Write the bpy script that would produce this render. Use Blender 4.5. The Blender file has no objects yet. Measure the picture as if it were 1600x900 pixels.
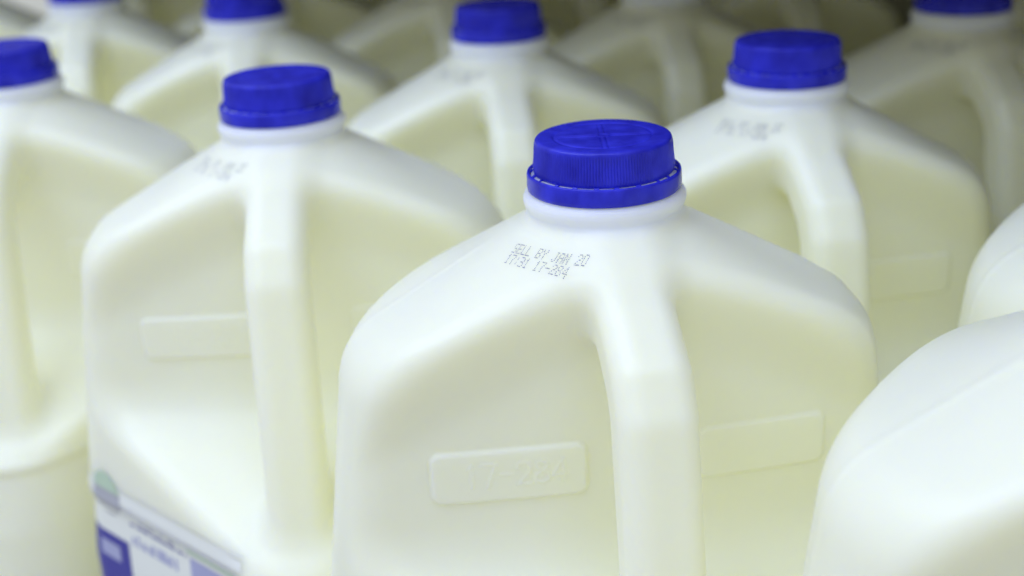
import bpy, bmesh, math, random
import numpy as np
from mathutils import Vector, Matrix

random.seed(4)
MM = 0.001
RING_Z = 0.232            # height of the tamper ring above the shelf deck

# ------------------------------------------------------------------ camera
sc = bpy.context.scene
col = sc.collection
cam_d = bpy.data.cameras.new('camera')
cam = bpy.data.objects.new('camera', cam_d)
col.objects.link(cam)
sc.camera = cam
FW = Vector((0.0, 0.93227386, -0.36175329))
RT = Vector((0.99852139, -0.01966497, -0.05067855))
UP = Vector((0.05436016, 0.3612184, 0.9308954))
M = Matrix((RT, UP, -FW)).transposed().to_4x4()
M.translation = Vector((0, 0, RING_Z + 0.1041))
cam.matrix_world = M
cam_d.sensor_width = 36
cam_d.lens = 2008.0 / 1600 * 36
cam_d.clip_start = 0.01
cam_d.clip_end = 50
cam_d.dof.use_dof = True
cam_d.dof.focus_distance = 0.350
cam_d.dof.aperture_fstop = (cam_d.lens / 6.6)

# ------------------------------------------------------------------ light
world = bpy.data.worlds.new('World')
sc.world = world
world.use_nodes = True
bg = world.node_tree.nodes['Background']
bg.inputs[0].default_value = (0.95, 0.99, 0.97, 1)
bg.inputs[1].default_value = 0.56

LV = Vector((-0.7551, 0.6556, 0))     # along the shelf front
BV = Vector((0.5854, 0.8107, 0))      # into the shelf
O0 = Vector((0.0279, 0.3525, 0))      # the sharp jug in the front row

def area(name, loc, target, sx, sy, power, colr, xdir):
    d = bpy.data.lights.new(name, 'AREA')
    d.shape = 'RECTANGLE'; d.size = sx; d.size_y = sy
    d.energy = power; d.color = colr
    o = bpy.data.objects.new(name, d); col.objects.link(o)
    z = (Vector(loc) - Vector(target)).normalized()
    x = (Vector(xdir) - z * z.dot(Vector(xdir))).normalized()
    y = z.cross(x)
    m = Matrix((x, y, z)).transposed().to_4x4(); m.translation = Vector(loc)
    o.matrix_world = m
    return o
# the strip light under the case canopy and an added cool fill lamp, both overhead in front
p = O0 + LV * 0.25 - BV * 0.29 + Vector((0, 0, RING_Z + 0.95))
area('canopy_light', p, O0 + LV * 0.25 - BV * 0.02 + Vector((0, 0, RING_Z)), 2.2, 0.34, 7.2, (0.59, 0.695, 1.0), LV)
p = O0 + LV * 0.50 - BV * 1.10 + Vector((0, 0, RING_Z + 1.20))
area('front_fill', p, O0 + LV * 0.25 + Vector((0, 0, RING_Z)), 1.6, 0.5, 11.8, (0.565, 0.69, 1.0), LV)  # added fill, brightens left-facing sides and second-row panels

sc.view_settings.view_transform = 'Standard'
sc.view_settings.look = 'None'
sc.view_settings.exposure = 0.0
sc.view_settings.gamma = 1.0
sc.view_settings.use_curve_mapping = False
sc.cycles.use_denoising = True
sc.cycles.use_adaptive_sampling = True
sc.cycles.adaptive_threshold = 0.02
sc.cycles.max_bounces = 22
sc.cycles.diffuse_bounces = 20
sc.cycles.transmission_bounces = 6

# ------------------------------------------------------------------ materials
def mat(name):
    m = bpy.data.materials.new(name); m.use_nodes = True
    nt = m.node_tree
    b = nt.nodes['Principled BSDF']
    return m, nt, b
def N(nt, t, **kw):
    n = nt.nodes.new(t)
    for k, v in kw.items(): setattr(n, k, v)
    return n

def jug_material():
    m, nt, b = mat('milk_filled_plastic')
    tc = N(nt, 'ShaderNodeTexCoord')
    sep = N(nt, 'ShaderNodeSeparateXYZ'); nt.links.new(tc.outputs['Object'], sep.inputs[0])
    # empty, more bluish plastic at the neck, milk below
    mr = N(nt, 'ShaderNodeMapRange', interpolation_type='SMOOTHSTEP')
    mr.inputs[1].default_value = -0.0115; mr.inputs[2].default_value = -0.008
    nt.links.new(sep.outputs['Z'], mr.inputs[0])
    mix = N(nt, 'ShaderNodeMix', data_type='RGBA')
    mix.inputs[6].default_value = (0.975, 0.965, 0.77, 1)
    mix.inputs[7].default_value = (0.84, 0.86, 0.90, 1)
    nt.links.new(mr.outputs[0], mix.inputs[0])
    # faint clouding of the blown plastic
    no = N(nt, 'ShaderNodeTexNoise'); no.inputs['Scale'].default_value = 38; no.inputs['Detail'].default_value = 3
    nt.links.new(tc.outputs['Object'], no.inputs['Vector'])
    hs = N(nt, 'ShaderNodeHueSaturation')
    mv = N(nt, 'ShaderNodeMapRange'); mv.inputs[3].default_value = 0.975; mv.inputs[4].default_value = 1.02
    nt.links.new(no.outputs['Fac'], mv.inputs[0]); nt.links.new(mv.outputs[0], hs.inputs['Value'])
    nt.links.new(mix.outputs[2], hs.inputs['Color'])
    nt.links.new(hs.outputs[0], b.inputs['Base Color'])
    b.subsurface_method = 'RANDOM_WALK'
    b.inputs['Subsurface Weight'].default_value = 1.0
    b.inputs['Subsurface Radius'].default_value = (1.0, 0.95, 0.55)
    b.inputs['Subsurface Scale'].default_value = 0.0085
    b.inputs['Roughness'].default_value = 0.36
    b.inputs['IOR'].default_value = 1.5
    b.inputs['Specular IOR Level'].default_value = 0.42
    # fine orange-peel of the moulded plastic
    n2 = N(nt, 'ShaderNodeTexNoise'); n2.inputs['Scale'].default_value = 900; n2.inputs['Detail'].default_value = 2
    nt.links.new(tc.outputs['Object'], n2.inputs['Vector'])
    n3 = N(nt, 'ShaderNodeTexNoise'); n3.inputs['Scale'].default_value = 90; n3.inputs['Detail'].default_value = 2
    nt.links.new(tc.outputs['Object'], n3.inputs['Vector'])
    ad = N(nt, 'ShaderNodeMath', operation='MULTIPLY_ADD'); ad.inputs[1].default_value = 5.0
    nt.links.new(n3.outputs['Fac'], ad.inputs[0]); nt.links.new(n2.outputs['Fac'], ad.inputs[2])
    bu = N(nt, 'ShaderNodeBump'); bu.inputs['Strength'].default_value = 0.25; bu.inputs['Distance'].default_value = 0.00008
    nt.links.new(ad.outputs[0], bu.inputs['Height']); nt.links.new(bu.outputs[0], b.inputs['Normal'])
    return m
MAT_JUG = jug_material()

def cap_material():
    m, nt, b = mat('blue_cap_plastic')
    tc = N(nt, 'ShaderNodeTexCoord')
    no = N(nt, 'ShaderNodeTexNoise'); no.inputs['Scale'].default_value = 160; no.inputs['Detail'].default_value = 3
    mp = N(nt, 'ShaderNodeMapping'); mp.inputs['Scale'].default_value = (1, 1, 0.7)
    nt.links.new(tc.outputs['Object'], mp.inputs[0]); nt.links.new(mp.outputs[0], no.inputs['Vector'])
    mix = N(nt, 'ShaderNodeMix', data_type='RGBA')
    mix.inputs[6].default_value = (0.009, 0.010, 0.40, 1); mix.inputs[7].default_value = (0.026, 0.031, 0.66, 1)
    cr = N(nt, 'ShaderNodeMapRange'); cr.inputs[1].default_value = 0.3; cr.inputs[2].default_value = 0.7
    nt.links.new(no.outputs['Fac'], cr.inputs[0])
    nt.links.new(cr.outputs[0], mix.inputs[0]); nt.links.new(mix.outputs[2], b.inputs['Base Color'])
    b.inputs['Specular IOR Level'].default_value = 0.32
    b.inputs['Roughness'].default_value = 0.26
    b.inputs['Subsurface Weight'].default_value = 0.25
    b.inputs['Subsurface Radius'].default_value = (0.4, 0.4, 1.0)
    b.inputs['Subsurface Scale'].default_value = 0.0015
    bu = N(nt, 'ShaderNodeBump'); bu.inputs['Strength'].default_value = 0.15; bu.inputs['Distance'].default_value = 0.0001
    n2 = N(nt, 'ShaderNodeTexNoise'); n2.inputs['Scale'].default_value = 1500
    nt.links.new(tc.outputs['Object'], n2.inputs['Vector'])
    nt.links.new(n2.outputs['Fac'], bu.inputs['Height']); nt.links.new(bu.outputs[0], b.inputs['Normal'])
    return m
MAT_CAP = cap_material()

def plain(name, c, rough=0.6, metal=0.0, noise=0.12, scale=60):
    m, nt, b = mat(name)
    tc = N(nt, 'ShaderNodeTexCoord')
    no = N(nt, 'ShaderNodeTexNoise'); no.inputs['Scale'].default_value = scale; no.inputs['Detail'].default_value = 4
    nt.links.new(tc.outputs['Object'], no.inputs['Vector'])
    mix = N(nt, 'ShaderNodeMix', data_type='RGBA')
    mix.inputs[6].default_value = (*[x * (1 - noise) for x in c], 1)
    mix.inputs[7].default_value = (*[min(1, x * (1 + noise)) for x in c], 1)
    nt.links.new(no.outputs['Fac'], mix.inputs[0]); nt.links.new(mix.outputs[2], b.inputs['Base Color'])
    b.inputs['Roughness'].default_value = rough; b.inputs['Metallic'].default_value = metal
    return m
MAT_INK = plain('blue_black_ink', (0.27, 0.27, 0.37), 0.7, noise=0.3, scale=2000)
MAT_LABEL = plain('label_paper', (0.85, 0.86, 0.84), 0.45, noise=0.03)
MAT_PBLUE = plain('label_blue_print', (0.035, 0.03, 0.33), 0.45)
MAT_PPALE = plain('label_pale_blue_print', (0.40, 0.41, 0.66), 0.45)
MAT_PGREEN = plain('label_green_print', (0.52, 0.66, 0.52), 0.45)
MAT_PGREY = plain('label_grey_print', (0.42, 0.42, 0.48), 0.45)
MAT_DECK = plain('painted_shelf_steel', (0.42, 0.42, 0.36), 0.45, noise=0.06)
MAT_BACK = plain('dark_case_liner', (0.32, 0.31, 0.21), 0.6, noise=0.1)

# ------------------------------------------------------------------ helpers
def tag(o, label=None, cat=None, group=None, kind=None):
    if label: o['label'] = label
    if cat: o['category'] = cat
    if group: o['group'] = group
    if kind: o['kind'] = kind
    return o
def mesh_from(name, verts, faces, m, smooth=True):
    me = bpy.data.meshes.new(name)
    me.from_pydata([tuple(v) for v in verts], [], [tuple(f) for f in faces])
    me.materials.append(m)
    if smooth: me.polygons.foreach_set('use_smooth', [True] * len(me.polygons))
    me.update()
    return me
def link(name, me, parent=None):
    o = bpy.data.objects.new(name, me); col.objects.link(o); o.parent = parent
    return o
def box_obj(name, centre, ax, ay, az, m, bevel=0.002):
    """box with half-axis vectors"""
    bm = bmesh.new()
    vs = [bm.verts.new(Vector(centre) + Vector(ax) * i + Vector(ay) * j + Vector(az) * k)
          for i in (-1, 1) for j in (-1, 1) for k in (-1, 1)]
    for f in ((0, 1, 3, 2), (4, 6, 7, 5), (0, 4, 5, 1), (2, 3, 7, 6), (0, 2, 6, 4), (1, 5, 7, 3)):
        bm.faces.new([vs[i] for i in f])
    bmesh.ops.recalc_face_normals(bm, faces=bm.faces)
    bmesh.ops.bevel(bm, geom=bm.edges[:], offset=bevel, segments=2, affect='EDGES')
    me = bpy.data.meshes.new(name); bm.to_mesh(me); bm.free(); me.materials.append(m)
    return link(name, me)

# ------------------------------------------------------------------ setting
cc = O0 + LV * 0.35 + BV * 0.38
tag(box_obj('shelf', (cc.x, cc.y, -0.012), LV * 1.3, BV * 0.50, Vector((0, 0, 0.012)), MAT_DECK), kind='structure')
bk = O0 + LV * 0.35 + BV * 0.895
tag(box_obj('back_panel', (bk.x, bk.y, 0.30), LV * 1.3, BV * 0.012, Vector((0, 0, 0.36)), MAT_BACK), kind='structure')
SHELF_EDGE = 0.078
up = O0 + LV * 0.35 + BV * ((SHELF_EDGE + 0.88) / 2)
tag(box_obj('upper_shelf', (up.x, up.y, RING_Z + 0.142), LV * 1.3, BV * ((0.88 - SHELF_EDGE) / 2), Vector((0, 0, 0.010)), MAT_BACK), kind='structure')

# ------------------------------------------------------------------ the jug (millimetres, z = 0 at the tamper ring, +x to the handle)
def smax(a, b, k):
    h = np.clip(0.5 + 0.5 * (a - b) / k, 0, 1)
    return b + (a - b) * h + k * h * (1 - h)
def smin(a, b, k): return -smax(-a, -b, k)
def sstep(a, b, x):
    t = np.clip((x - a) / (b - a), 0, 1); return t * t * (3 - 2 * t)
R2 = math.sqrt(0.5)

# strokes of the moulded number, unit boxes 0..1 x 0..1
GL = {'1': [[(.5, 0), (.5, 1), (.3, .82)]],
      '7': [[(0, 1), (1, 1), (.35, 0)]],
      '-': [[(.1, .5), (.9, .5)]],
      '2': [[(.02, .75), (.12, .95), (.5, 1), (.88, .93), (.95, .72), (.8, .5), (.02, 0), (1, 0)]],
      '8': [[(.5, .53), (.12, .68), (.12, .88), (.5, 1), (.88, .88), (.88, .68), (.5, .53), (.05, .36), (.05, .12), (.5, 0), (.95, .12), (.95, .36), (.5, .53)]],
      '4': [[(.8, 0), (.8, 1), (0, .3), (1, .3)]]}
def glyph_segments(txt, x0, z0, w, h, adv):
    s = []
    for i, ch in enumerate(txt):
        for pl in GL.get(ch, []):
            for a, b in zip(pl[:-1], pl[1:]):
                s.append((x0 + i * adv + a[0] * w, z0 + a[1] * h, x0 + i * adv + b[0] * w, z0 + b[1] * h))
    return s
NUM_SEGS = glyph_segments('17-284', -47.6, -81.6, 3.9, 7.2, 5.05)
PLATES = ((-57.3, -12.3, -86.6, -70.4), (20.5, 59.5, -86.6, -70.4))

def emboss(y, z):
    e = np.zeros_like(y)
    for (y0, y1, z0, z1) in PLATES:
        cy, cz = (y0 + y1) / 2, (z0 + z1) / 2
        qy = np.abs(y - cy) - (y1 - y0) / 2 + 3; qz = np.abs(z - cz) - (z1 - z0) / 2 + 3
        d = np.hypot(np.maximum(qy, 0), np.maximum(qz, 0)) + np.minimum(np.maximum(qy, qz), 0) - 3
        e = e + (1.2 if y0 < 0 else 0.8) * sstep(0.7, -0.8, d)
    near = (y > -49) & (y < -16) & (z > -84) & (z < -72)
    if near.any():
        yy, zz = y[near], z[near]; dm = np.full(yy.shape, 9.0)
        for (a0, b0, a1, b1) in NUM_SEGS:
            vx, vz = a1 - a0, b1 - b0
            t = np.clip(((yy - a0) * vx + (zz - b0) * vz) / (vx * vx + vz * vz), 0, 1)
            dm = np.minimum(dm, np.hypot(yy - a0 - t * vx, zz - b0 - t * vz))
        e[near] += 0.28 * sstep(0.7, 0.2, dm)
    return e

NECK = np.array([(-26, 26), (-14, 23.2), (-12, 22.5), (-9.6, 22.2), (-8.3, 22.4), (-7.3, 22.95), (-6, 23.35), (-4.9, 23.3), (-3.9, 22.8), (-3.2, 21.9), (-2.7, 20.8), (6, 20.8)])
HPATH = [(18, -21), (40, -33.0), (52, -40.5), (57.0, -49.0), (64, -90), (71.5, -135), (76, -165)]

def sdf(P, fine=True):
    x, y, z = P[:, 0], P[:, 1], P[:, 2]
    r = np.hypot(x, y)
    u, v = (x - y) * R2, (x + y) * R2
    t = np.clip((z + 175) / 125.0, 0, 1.15)
    s = 75.0 - 6.0 * t
    rho = 23 + 20 * t
    # recessed label band with a soft rib above it
    s = s - 1.1 * sstep(-146.5, -149.5, z) * sstep(-218, -214, z) + 0.5 * np.exp(-((z + 144.5) / 1.6) ** 2)
    qu, qv = np.abs(u) - s + rho, np.abs(v) - s + rho
    d = np.hypot(np.maximum(qu, 0), np.maximum(qv, 0)) + np.minimum(np.maximum(qu, qv), 0) - rho
    # shoulder
    cone = (z + 12.0 + 0.575 * (r - 24.5)) * 0.867
    d = smax(d, cone, 10.0)
    # hand pocket: back panel and sloping floor
    px = 25.5 - 0.0008 * y * y + 8.0 * sstep(-34, 0, z + 12.0 + 0.575 * (r - 24.5))
    if fine:
        px = px + np.where(np.abs(x - 24) < 14, emboss(y, z), 0)
    floor = (-97.0 - 0.49 * x - z) * 0.894
    pocket = smax(px - x, floor, 13.0)
    d = smax(d, -pocket, 6.0)
    # mould seam over the side corners
    seam = np.exp(-((x + 4.0) / 1.1) ** 2) * sstep(30, 40, np.abs(y)) * 0.42
    d = d - seam
    # base
    d = smax(d, -232.0 - z, 12.0)
    # handle
    dx = np.full(x.shape, 1e3)
    for (a0, b0), (a1, b1) in zip(HPATH[:-1], HPATH[1:]):
        vx, vz = a1 - a0, b1 - b0
        tt = np.clip(((x - a0) * vx + (z - b0) * vz) / (vx * vx + vz * vz), 0, 1)
        dx = np.minimum(dx, np.hypot(x - a0 - tt * vx, z - b0 - tt * vz))
    rr = 7.0
    qa, qb = dx - 10.5 + rr, np.abs(y) - 10.7 + rr
    h = np.hypot(np.maximum(qa, 0), np.maximum(qb, 0)) + np.minimum(np.maximum(qa, qb), 0) - rr
    d = smin(d, h, 8.0)
    # neck
    n = smax(r - np.interp(z, NECK[:, 0], NECK[:, 1]), np.maximum(z - 2.15, -z - 26), 0.4)
    return smin(d, n, 3.0)

def grad(P, h=0.12):
    g = np.empty_like(P)
    for i in range(3):
        e = np.zeros(3); e[i] = h
        g[:, i] = (sdf(P + e) - sdf(P - e)) / (2 * h)
    return g
def project(P, n=4):
    for _ in range(n):
        g = grad(P); d = sdf(P)
        P = P - g * np.clip(d / np.maximum((g * g).sum(1), 0.2), -1.2, 1.2)[:, None]
    return P

def surface_nets(step=1.45):
    xs = np.arange(-108, 106, step); ys = np.arange(-108, 108.1, step); zs = np.arange(-237, 4.0, step)
    nx, ny, nz = len(xs), len(ys), len(zs)
    V = np.empty((nx, ny, nz), np.float32)
    Y, Z = np.meshgrid(ys, zs, indexing='ij')
    for c in range(0, nx, 20):
        xx = xs[c:c + 20]
        P = np.empty((len(xx), ny, nz, 3)); P[..., 0] = xx[:, None, None]; P[..., 1] = Y; P[..., 2] = Z
        V[c:c + 20] = sdf(P.reshape(-1, 3), fine=False).reshape(len(xx), ny, nz)
    S = V < 0
    cells = np.zeros((nx - 1, ny - 1, nz - 1), np.int8)
    for i in (0, 1):
        for j in (0, 1):
            for k in (0, 1):
                cells += S[i:nx - 1 + i, j:ny - 1 + j, k:nz - 1 + k]
    act = (cells > 0) & (cells < 8)
    idx = -np.ones(act.shape, np.int64); ii = np.argwhere(act); idx[act] = np.arange(len(ii))
    pts = np.stack([xs[ii[:, 0]], ys[ii[:, 1]], zs[ii[:, 2]]], 1) + step / 2
    faces = []
    for ax in range(3):
        o1, o2 = (ax + 1) % 3, (ax + 2) % 3
        sl0 = [slice(None)] * 3; sl1 = [slice(None)] * 3
        sl0[ax] = slice(0, -1); sl1[ax] = slice(1, None)
        ch = S[tuple(sl0)] != S[tuple(sl1)]
        e = np.argwhere(ch)
        e = e[(e[:, o1] > 0) & (e[:, o2] > 0) & (e[:, o1] < V.shape[o1] - 1) & (e[:, o2] < V.shape[o2] - 1)]
        def cell(d1, d2):
            q = e.copy(); q[:, o1] -= d1; q[:, o2] -= d2
            return idx[q[:, 0], q[:, 1], q[:, 2]]
        f = np.stack([cell(1, 1), cell(0, 1), cell(0, 0), cell(1, 0)], 1)
        flip = ~S[e[:, 0], e[:, 1], e[:, 2]]
        f[flip] = f[flip][:, ::-1]
        faces.append(f)
    return pts, np.concatenate(faces)

pts, faces = surface_nets()
# relax then project so that the facets are even
for _ in range(3):
    pts = project(pts, 2)
    acc = np.zeros_like(pts); cnt = np.zeros(len(pts))
    for a in range(4):
        for b in (1, 3):
            np.add.at(acc, faces[:, a], pts[faces[:, (a + b) % 4]]); np.add.at(cnt, faces[:, a], 1)
    pts = 0.45 * pts + 0.55 * acc / cnt[:, None]
pts = project(pts, 3)
me = bpy.data.meshes.new('bottle')
me.vertices.add(len(pts)); me.vertices.foreach_set('co', pts.ravel())
me.loops.add(faces.size); me.loops.foreach_set('vertex_index', faces.ravel().astype(np.int32))
me.polygons.add(len(faces)); me.polygons.foreach_set('loop_start', (np.arange(len(faces)) * 4).astype(np.int32))
me.update(calc_edges=True)
# finer facets on the moulded number plates and round the neck bead
bm = bmesh.new(); bm.from_mesh(me)
def near_plate(c):
    return (5 < c.x < 42) and any(a - 3 < c.y < b + 3 and z0 - 3 < c.z < z1 + 3 for (a, b, z0, z1) in PLATES)
for rounds in range(2):
    es = [e for e in bm.edges if (lambda c: near_plate(c) or (c.z > -15))((e.verts[0].co + e.verts[1].co) / 2)]
    bmesh.ops.subdivide_edges(bm, edges=es, cuts=1, use_grid_fill=True)
bm.to_mesh(me); bm.free()
co = np.empty(len(me.vertices) * 3); me.vertices.foreach_get('co', co); co = project(co.reshape(-1, 3), 5)
me.vertices.foreach_set('co', (co * MM).ravel())
me.polygons.foreach_set('use_smooth', [True] * len(me.polygons))
me.materials.append(MAT_JUG)
me.update()
BOTTLE = me

# ---- cap
def cap_mesh():
    SEG = 600
    prof = []       # (radius, z, knurl weight)
    prof += [(19.3, 2.2, 0), (19.95, 2.2, 0), (20.05, 2.7, 0), (19.98, 3.9, 1), (19.85, 5, 1), (19.65, 7, 1), (19.5, 9.4, 1),
             (19.47, 10.5, 0.5), (19.42, 11.0, 0), (19.25, 11.45, 0), (18.95, 11.78, 0), (18.5, 11.95, 0), (17.5, 12.0, 0)]
    rad = [16.5, 15.6, 14.9, 14.5, 14.2, 13.9, 13.6, 13.3, 13.0, 12.6, 12, 11, 10, 9, 8, 7, 6, 5, 4.2, 3.4, 2.8, 2.3, 1.9, 1.6, 1.3, 1.0, 0.6]
    prof += [(r_, 12.0, 0) for r_ in rad]
    def hgt(x, y, r_):
        h = 0
        h -= 0.30 * math.exp(-((r_ - 13.9) / 0.5) ** 2)
        if r_ < 14.2:
            h -= 0.05
            for q in (x, y):
                for o in (-0.75, 0.75):
                    h -= 0.2 * math.exp(-((q - o) / 0.32) ** 2) * (1 if r_ > 1.9 else 0.2)
            h += 0.25 * math.exp(-((r_ - 1.7) / 0.35) ** 2) - (0.2 if r_ < 1.3 else 0)
        return h
    vs, fs = [], []
    for r_, z_, kw in prof:
        for i in range(SEG):
            a = 2 * math.pi * i / SEG
            rr = r_ + kw * 0.19 * (1 if i % 4 in (0, 1) else -1)
            x, y = rr * math.cos(a), rr * math.sin(a)
            z = z_ + (hgt(x, y, r_) if r_ < 17 and z_ > 11.9 else 0)
            vs.append((x * MM, y * MM, z * MM))
    n = len(prof)
    for j in range(n - 1):
        for i in range(SEG):
            fs.append((j * SEG + i, j * SEG + (i + 1) % SEG, (j + 1) * SEG + (i + 1) % SEG, (j + 1) * SEG + i))
    vs.append((0, 0, 11.75 * MM)); c = len(vs) - 1
    for i in range(SEG): fs.append(((n - 1) * SEG + i, (n - 1) * SEG + (i + 1) % SEG, c))
    return mesh_from('cap', vs, fs, MAT_CAP)
def lathe(name, prof, m, seg=160, closed=True):
    vs, fs = [], []
    for r_, z_ in prof:
        for i in range(seg):
            a = 2 * math.pi * i / seg
            vs.append((r_ * math.cos(a) * MM, r_ * math.sin(a) * MM, z_ * MM))
    n = len(prof)
    for j in range(n if closed else n - 1):
        k = (j + 1) % n
        for i in range(seg):
            fs.append((j * seg + i, j * seg + (i + 1) % seg, k * seg + (i + 1) % seg, k * seg + i))
    return mesh_from(name, vs, fs, m)
def ring_mesh():
    prof = [(21.0, -2.75), (21.7, -2.8), (21.95, -2.55), (22.05, -1.5), (22.0, 1.6), (21.85, 2.25), (21.55, 2.5), (21.25, 2.4), (21.1, 2.0)]
    return lathe('tamper_ring', prof, MAT_CAP)
def bridge_mesh():
    vs, fs = [], []
    rnd = random.Random(3)
    for q in range(21):
        a = 2 * math.pi * (q + 0.3 * rnd.random()) / 21
        w = (0.018 + 0.02 * rnd.random())
        b = len(vs)
        for zz in (1.6, 2.45):
            for rr, s_ in ((19.6, -1), (19.6, 1), (21.4 if zz < 2 else 20.4, 1), (21.4 if zz < 2 else 20.4, -1)):
                vs.append((rr * math.cos(a + s_ * w) * MM, rr * math.sin(a + s_ * w) * MM, zz * MM))
        for f in ((0, 3, 2, 1), (4, 5, 6, 7), (0, 1, 5, 4), (1, 2, 6, 5), (2, 3, 7, 6), (3, 0, 4, 7)):
            fs.append(tuple(b + i for i in f))
    return mesh_from('bridge', vs, fs, MAT_CAP, False)
CAP, RING, BRIDGE = cap_mesh(), ring_mesh(), bridge_mesh()

# ---- ink-jet date code
F5 = {'S': '01111 10000 10000 01110 00001 00001 11110', 'E': '11111 10000 10000 11110 10000 10000 11111',
      'L': '10000 10000 10000 10000 10000 10000 11111', 'B': '11110 10001 10001 11110 10001 10001 11110',
      'Y': '10001 10001 01010 00100 00100 00100 00100', 'J': '00111 00010 00010 00010 00010 10010 01100',
      'A': '01110 10001 10001 11111 10001 10001 10001', 'N': '10001 11001 10101 10101 10011 10001 10001',
      '0': '01110 10001 10001 10001 10001 10001 01110', '1': '00100 01100 00100 00100 00100 00100 01110',
      '2': '01110 10001 00001 00110 01000 10000 11111', '3': '11110 00001 00001 01110 00001 00001 11110',
      '4': '00010 00110 01010 10010 11111 00010 00010', '7': '11111 00001 00010 00100 00100 00100 00100',
      '8': '01110 10001 10001 01110 10001 10001 01110', '-': '00000 00000 00000 11111 00000 00000 00000',
      ':': '00000 00100 00100 00000 00100 00100 00000'}
def date_code():
    rnd = random.Random(8)
    P = []
    for li, (txt, u0, v0) in enumerate((('SELL BY JAN 20', 27.9, -12.1), ('17:31 17-284', 31.5, -12.2))):
        for i, ch in enumerate(txt):
            if ch == ' ': continue
            for rw, row in enumerate(F5[ch].split()):
                for c_, bit in enumerate(row):
                    if bit == '1':
                        v_ = v0 + i * 1.81 + c_ * 0.30 + rnd.gauss(0, 0.02)
                        u_ = u0 - 0.010 * (v_ - 1) ** 2 + rw * 0.465 + rnd.gauss(0, 0.02)
                        P.append(((u_ + v_) * R2, (v_ - u_) * R2))
    P = np.array(P)
    Q = np.column_stack([P, -12 - 0.575 * (np.hypot(P[:, 0], P[:, 1]) - 24.5)])
    for _ in range(8):
        g = grad(Q)[:, 2]; Q[:, 2] -= np.clip(sdf(Q) / np.maximum(g, 0.3), -2, 2)
    G = grad(Q); G /= np.linalg.norm(G, axis=1)[:, None]
    vs, fs = [], []
    for q, g in zip(Q, G):
        g = Vector(g); t = g.orthogonal().normalized(); b = g.cross(t)
        rad = 0.175 * (0.8 + 0.4 * rnd.random()); k = len(vs)
        c = Vector(q) + g * 0.06
        for i in range(6):
            a = i * math.pi / 3
            vs.append((c + (t * math.cos(a) + b * math.sin(a)) * rad) * MM)
        fs.append(tuple(range(k, k + 6)))
    return mesh_from('date_code', vs, fs, MAT_INK, False)
CODE = date_code()

# ---- printed label on the front face (v along the face, z up), follows the plastic
def face_patch(name, v0, v1, z0, z1, m, off, nv=24, nz=14, corner=0.0, shape=None):
    vv = np.linspace(v0, v1, nv); zz = np.linspace(z0, z1, nz)
    Vg, Zg = np.meshgrid(vv, zz, indexing='ij')
    Vf, Zf = Vg.ravel(), Zg.ravel()
    U = np.full(Vf.shape, 74.0)
    for _ in range(10):
        Pp = np.column_stack([(U + Vf) * R2, (Vf - U) * R2, Zf])
        g = grad(Pp); du = (g[:, 0] - g[:, 1]) * R2
        U = U - np.clip(sdf(Pp) / np.maximum(du, 0.3), -3, 3)
    Pp = np.column_stack([(U + Vf) * R2, (Vf - U) * R2, Zf])
    g = grad(Pp); g /= np.linalg.norm(g, axis=1)[:, None]
    Pp = (Pp + g * off) * MM
    fs = []
    for i in range(nv - 1):
        for j in range(nz - 1):
            cv, cz = (vv[i] + vv[i + 1]) / 2, (zz[j] + zz[j + 1]) / 2
            if shape and not shape(cv, cz): continue
            a = i * nz + j
            fs.append((a, a + nz, a + nz + 1, a + 1))
    return mesh_from(name, Pp, fs, m)
LAB = [('label', face_patch('label', -60, 44, -212, -138, MAT_LABEL, 0.10, 48, 30))]
def disc(c, r, z0, z1): return lambda v, z: (v - c[0]) ** 2 + (z - c[1]) ** 2 < r * r and z0 <= z <= z1
EMB = face_patch('emblem', -52, -30, -152, -130, MAT_PGREY, 0.2, 40, 40, shape=disc((-41, -142), 9.5, -152, -139.6))
LEAF = face_patch('emblem_leaf', -52, -30, -142, -130, MAT_PGREEN, 0.3, 40, 30, shape=disc((-41, -142), 9.5, -140, -130))
BLOCK = face_patch('print_block', -58.5, -31, -205, -160.5, MAT_PBLUE, 0.2, 24, 24)
BLOCKT = face_patch('print_mark', -52, -38, -172, -165, MAT_PPALE, 0.3, 10, 6)
rnd = random.Random(2)
def words(name, v0, v1, zb, h, m, off):
    vs, fs = [], []
    v = v0
    while v < v1:
        w = rnd.uniform(0.9, 2.0)
        pm = face_patch(name, v, min(v + w, v1), zb, zb + h * rnd.choice((0.7, 0.7, 1.0)), m, off, 3, 3)
        b = len(vs); vs += [tuple(q.co) for q in pm.vertices]; fs += [tuple(b + i for i in q.vertices) for q in pm.polygons]
        bpy.data.meshes.remove(pm)
        v += w + rnd.choice((0.5, 0.5, 1.6))
    return mesh_from(name, vs, fs, m)
LINE1 = words('print_line', -28, 9, -151.5, 4.2, MAT_PBLUE, 0.2)
LINE2 = words('print_line', -28, 4, -160, 5.0, MAT_PPALE, 0.2)
GREENBAR = face_patch('print_stripe', 11, 40, -149, -146, MAT_PGREEN, 0.2, 16, 4)
LINE3 = face_patch('print_band', 11, 43.5, -170, -150.5, MAT_PPALE, 0.2, 16, 6)

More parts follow.
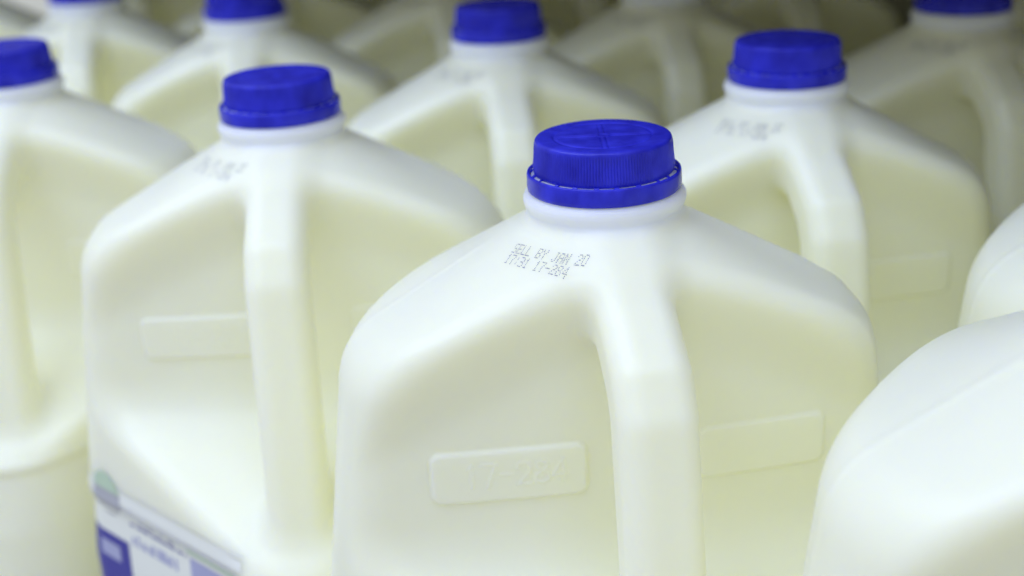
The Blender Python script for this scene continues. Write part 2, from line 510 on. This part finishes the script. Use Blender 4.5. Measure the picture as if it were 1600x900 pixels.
# ------------------------------------------------------------------ the rows of jugs
GROUP = 'milk jugs standing in rows on the shelf'
def jug(x, y, rot, label, front):
    root = bpy.data.objects.new('milk_jug', None); col.objects.link(root)
    root.empty_display_size = 0.02
    root.location = (x * MM, y * MM, 0.0); root.rotation_euler = (0, 0, math.radians(-83.4 + rot))
    tag(root, label, 'milk jug', GROUP)
    def part(name, m, parent=root):
        o = link(name, m, parent)
        if parent is root: o.location = (0, 0, RING_Z)
        return o
    part('bottle', BOTTLE)
    c = part('cap', CAP); c.rotation_euler = (0, 0, math.radians(CAPROT.get(label, random.uniform(0, 90))))
    part('tamper_ring', RING, c); part('bridge', BRIDGE, c)
    part('date_code', CODE)
    if front:
        l = part('label', LAB[0][1])
        for nm, m in (('emblem', EMB), ('emblem_leaf', LEAF), ('print_block', BLOCK), ('print_mark', BLOCKT), ('print_line', LINE1),
                      ('print_line', LINE2), ('print_stripe', GREENBAR), ('print_band', LINE3)):
            part(nm, m, l)
    return root

L_MAIN = 'white milk jug with readable sell-by code and moulded 17-284 plate, front row'
L_LEFT = 'front-row milk jug whose blue printed label shows below its hand pocket'
L_END = 'front-row milk jug beyond the one with the blue printed label'
L_END2 = 'front-row milk jug farthest along the shelf edge'
L_RIGHT = 'front-row milk jug with only its pale shoulder showing, beside the jug with readable code'
L_R1 = 'milk jug in the second row, directly behind the jug with the readable code'
L_R1B = 'milk jug in the second row, directly behind the jug with blue printed label'
F = {-1: 'the front jug showing only its shoulder', 0: 'the jug with the readable code', 1: 'the jug with the blue printed label',
     2: 'the jug beyond the labelled one', 3: 'the farthest front-row jug', 4: 'the end of the front row'}
def L2(a): return 'milk jug in the second row, directly behind ' + F[a]
def L3(a): return 'dim milk jug in the third row, two behind ' + F[a]
def L4(a): return 'dark milk jug in the fourth row, three behind ' + F[a]
CAPROT = {L_MAIN: 82}
JUGS = [
    (27.9, 352.5, 0.3, L_MAIN, True), (-81, 464, -4.5, L_LEFT, True), (-215, 560, -5, L_END, True), (-329, 680, -3, L_END2, True),
    (148, 255, -3, L_RIGHT, True),
    (107.9, 479.5, -1, L_R1, False), (0.3, 600.3, -2, L_R1B, False), (-136, 705, -3, L2(2), False), (-250.6, 801.6, -2, L2(3), False),
    (-375, 909, -2, L2(4), False), (224, 373, -2, L2(-1), False),
    (219, 607.8, 0, L3(0), False), (92, 722, -2, L3(1), False), (-32, 830, -1, L3(2), False), (-156, 938, 2, L3(3), False), (-280, 1046, 0, L3(4), False), (343, 500, -1, L3(-1), False),
    (310, 735, 1, L4(0), False), (184, 846, -1, L4(1), False), (60, 954, 1, L4(2), False), (-64, 1062, 0, L4(3), False), (-188, 1170, 0, L4(4), False), (434, 627, 0, L4(-1), False)]
for j in JUGS: jug(*j)
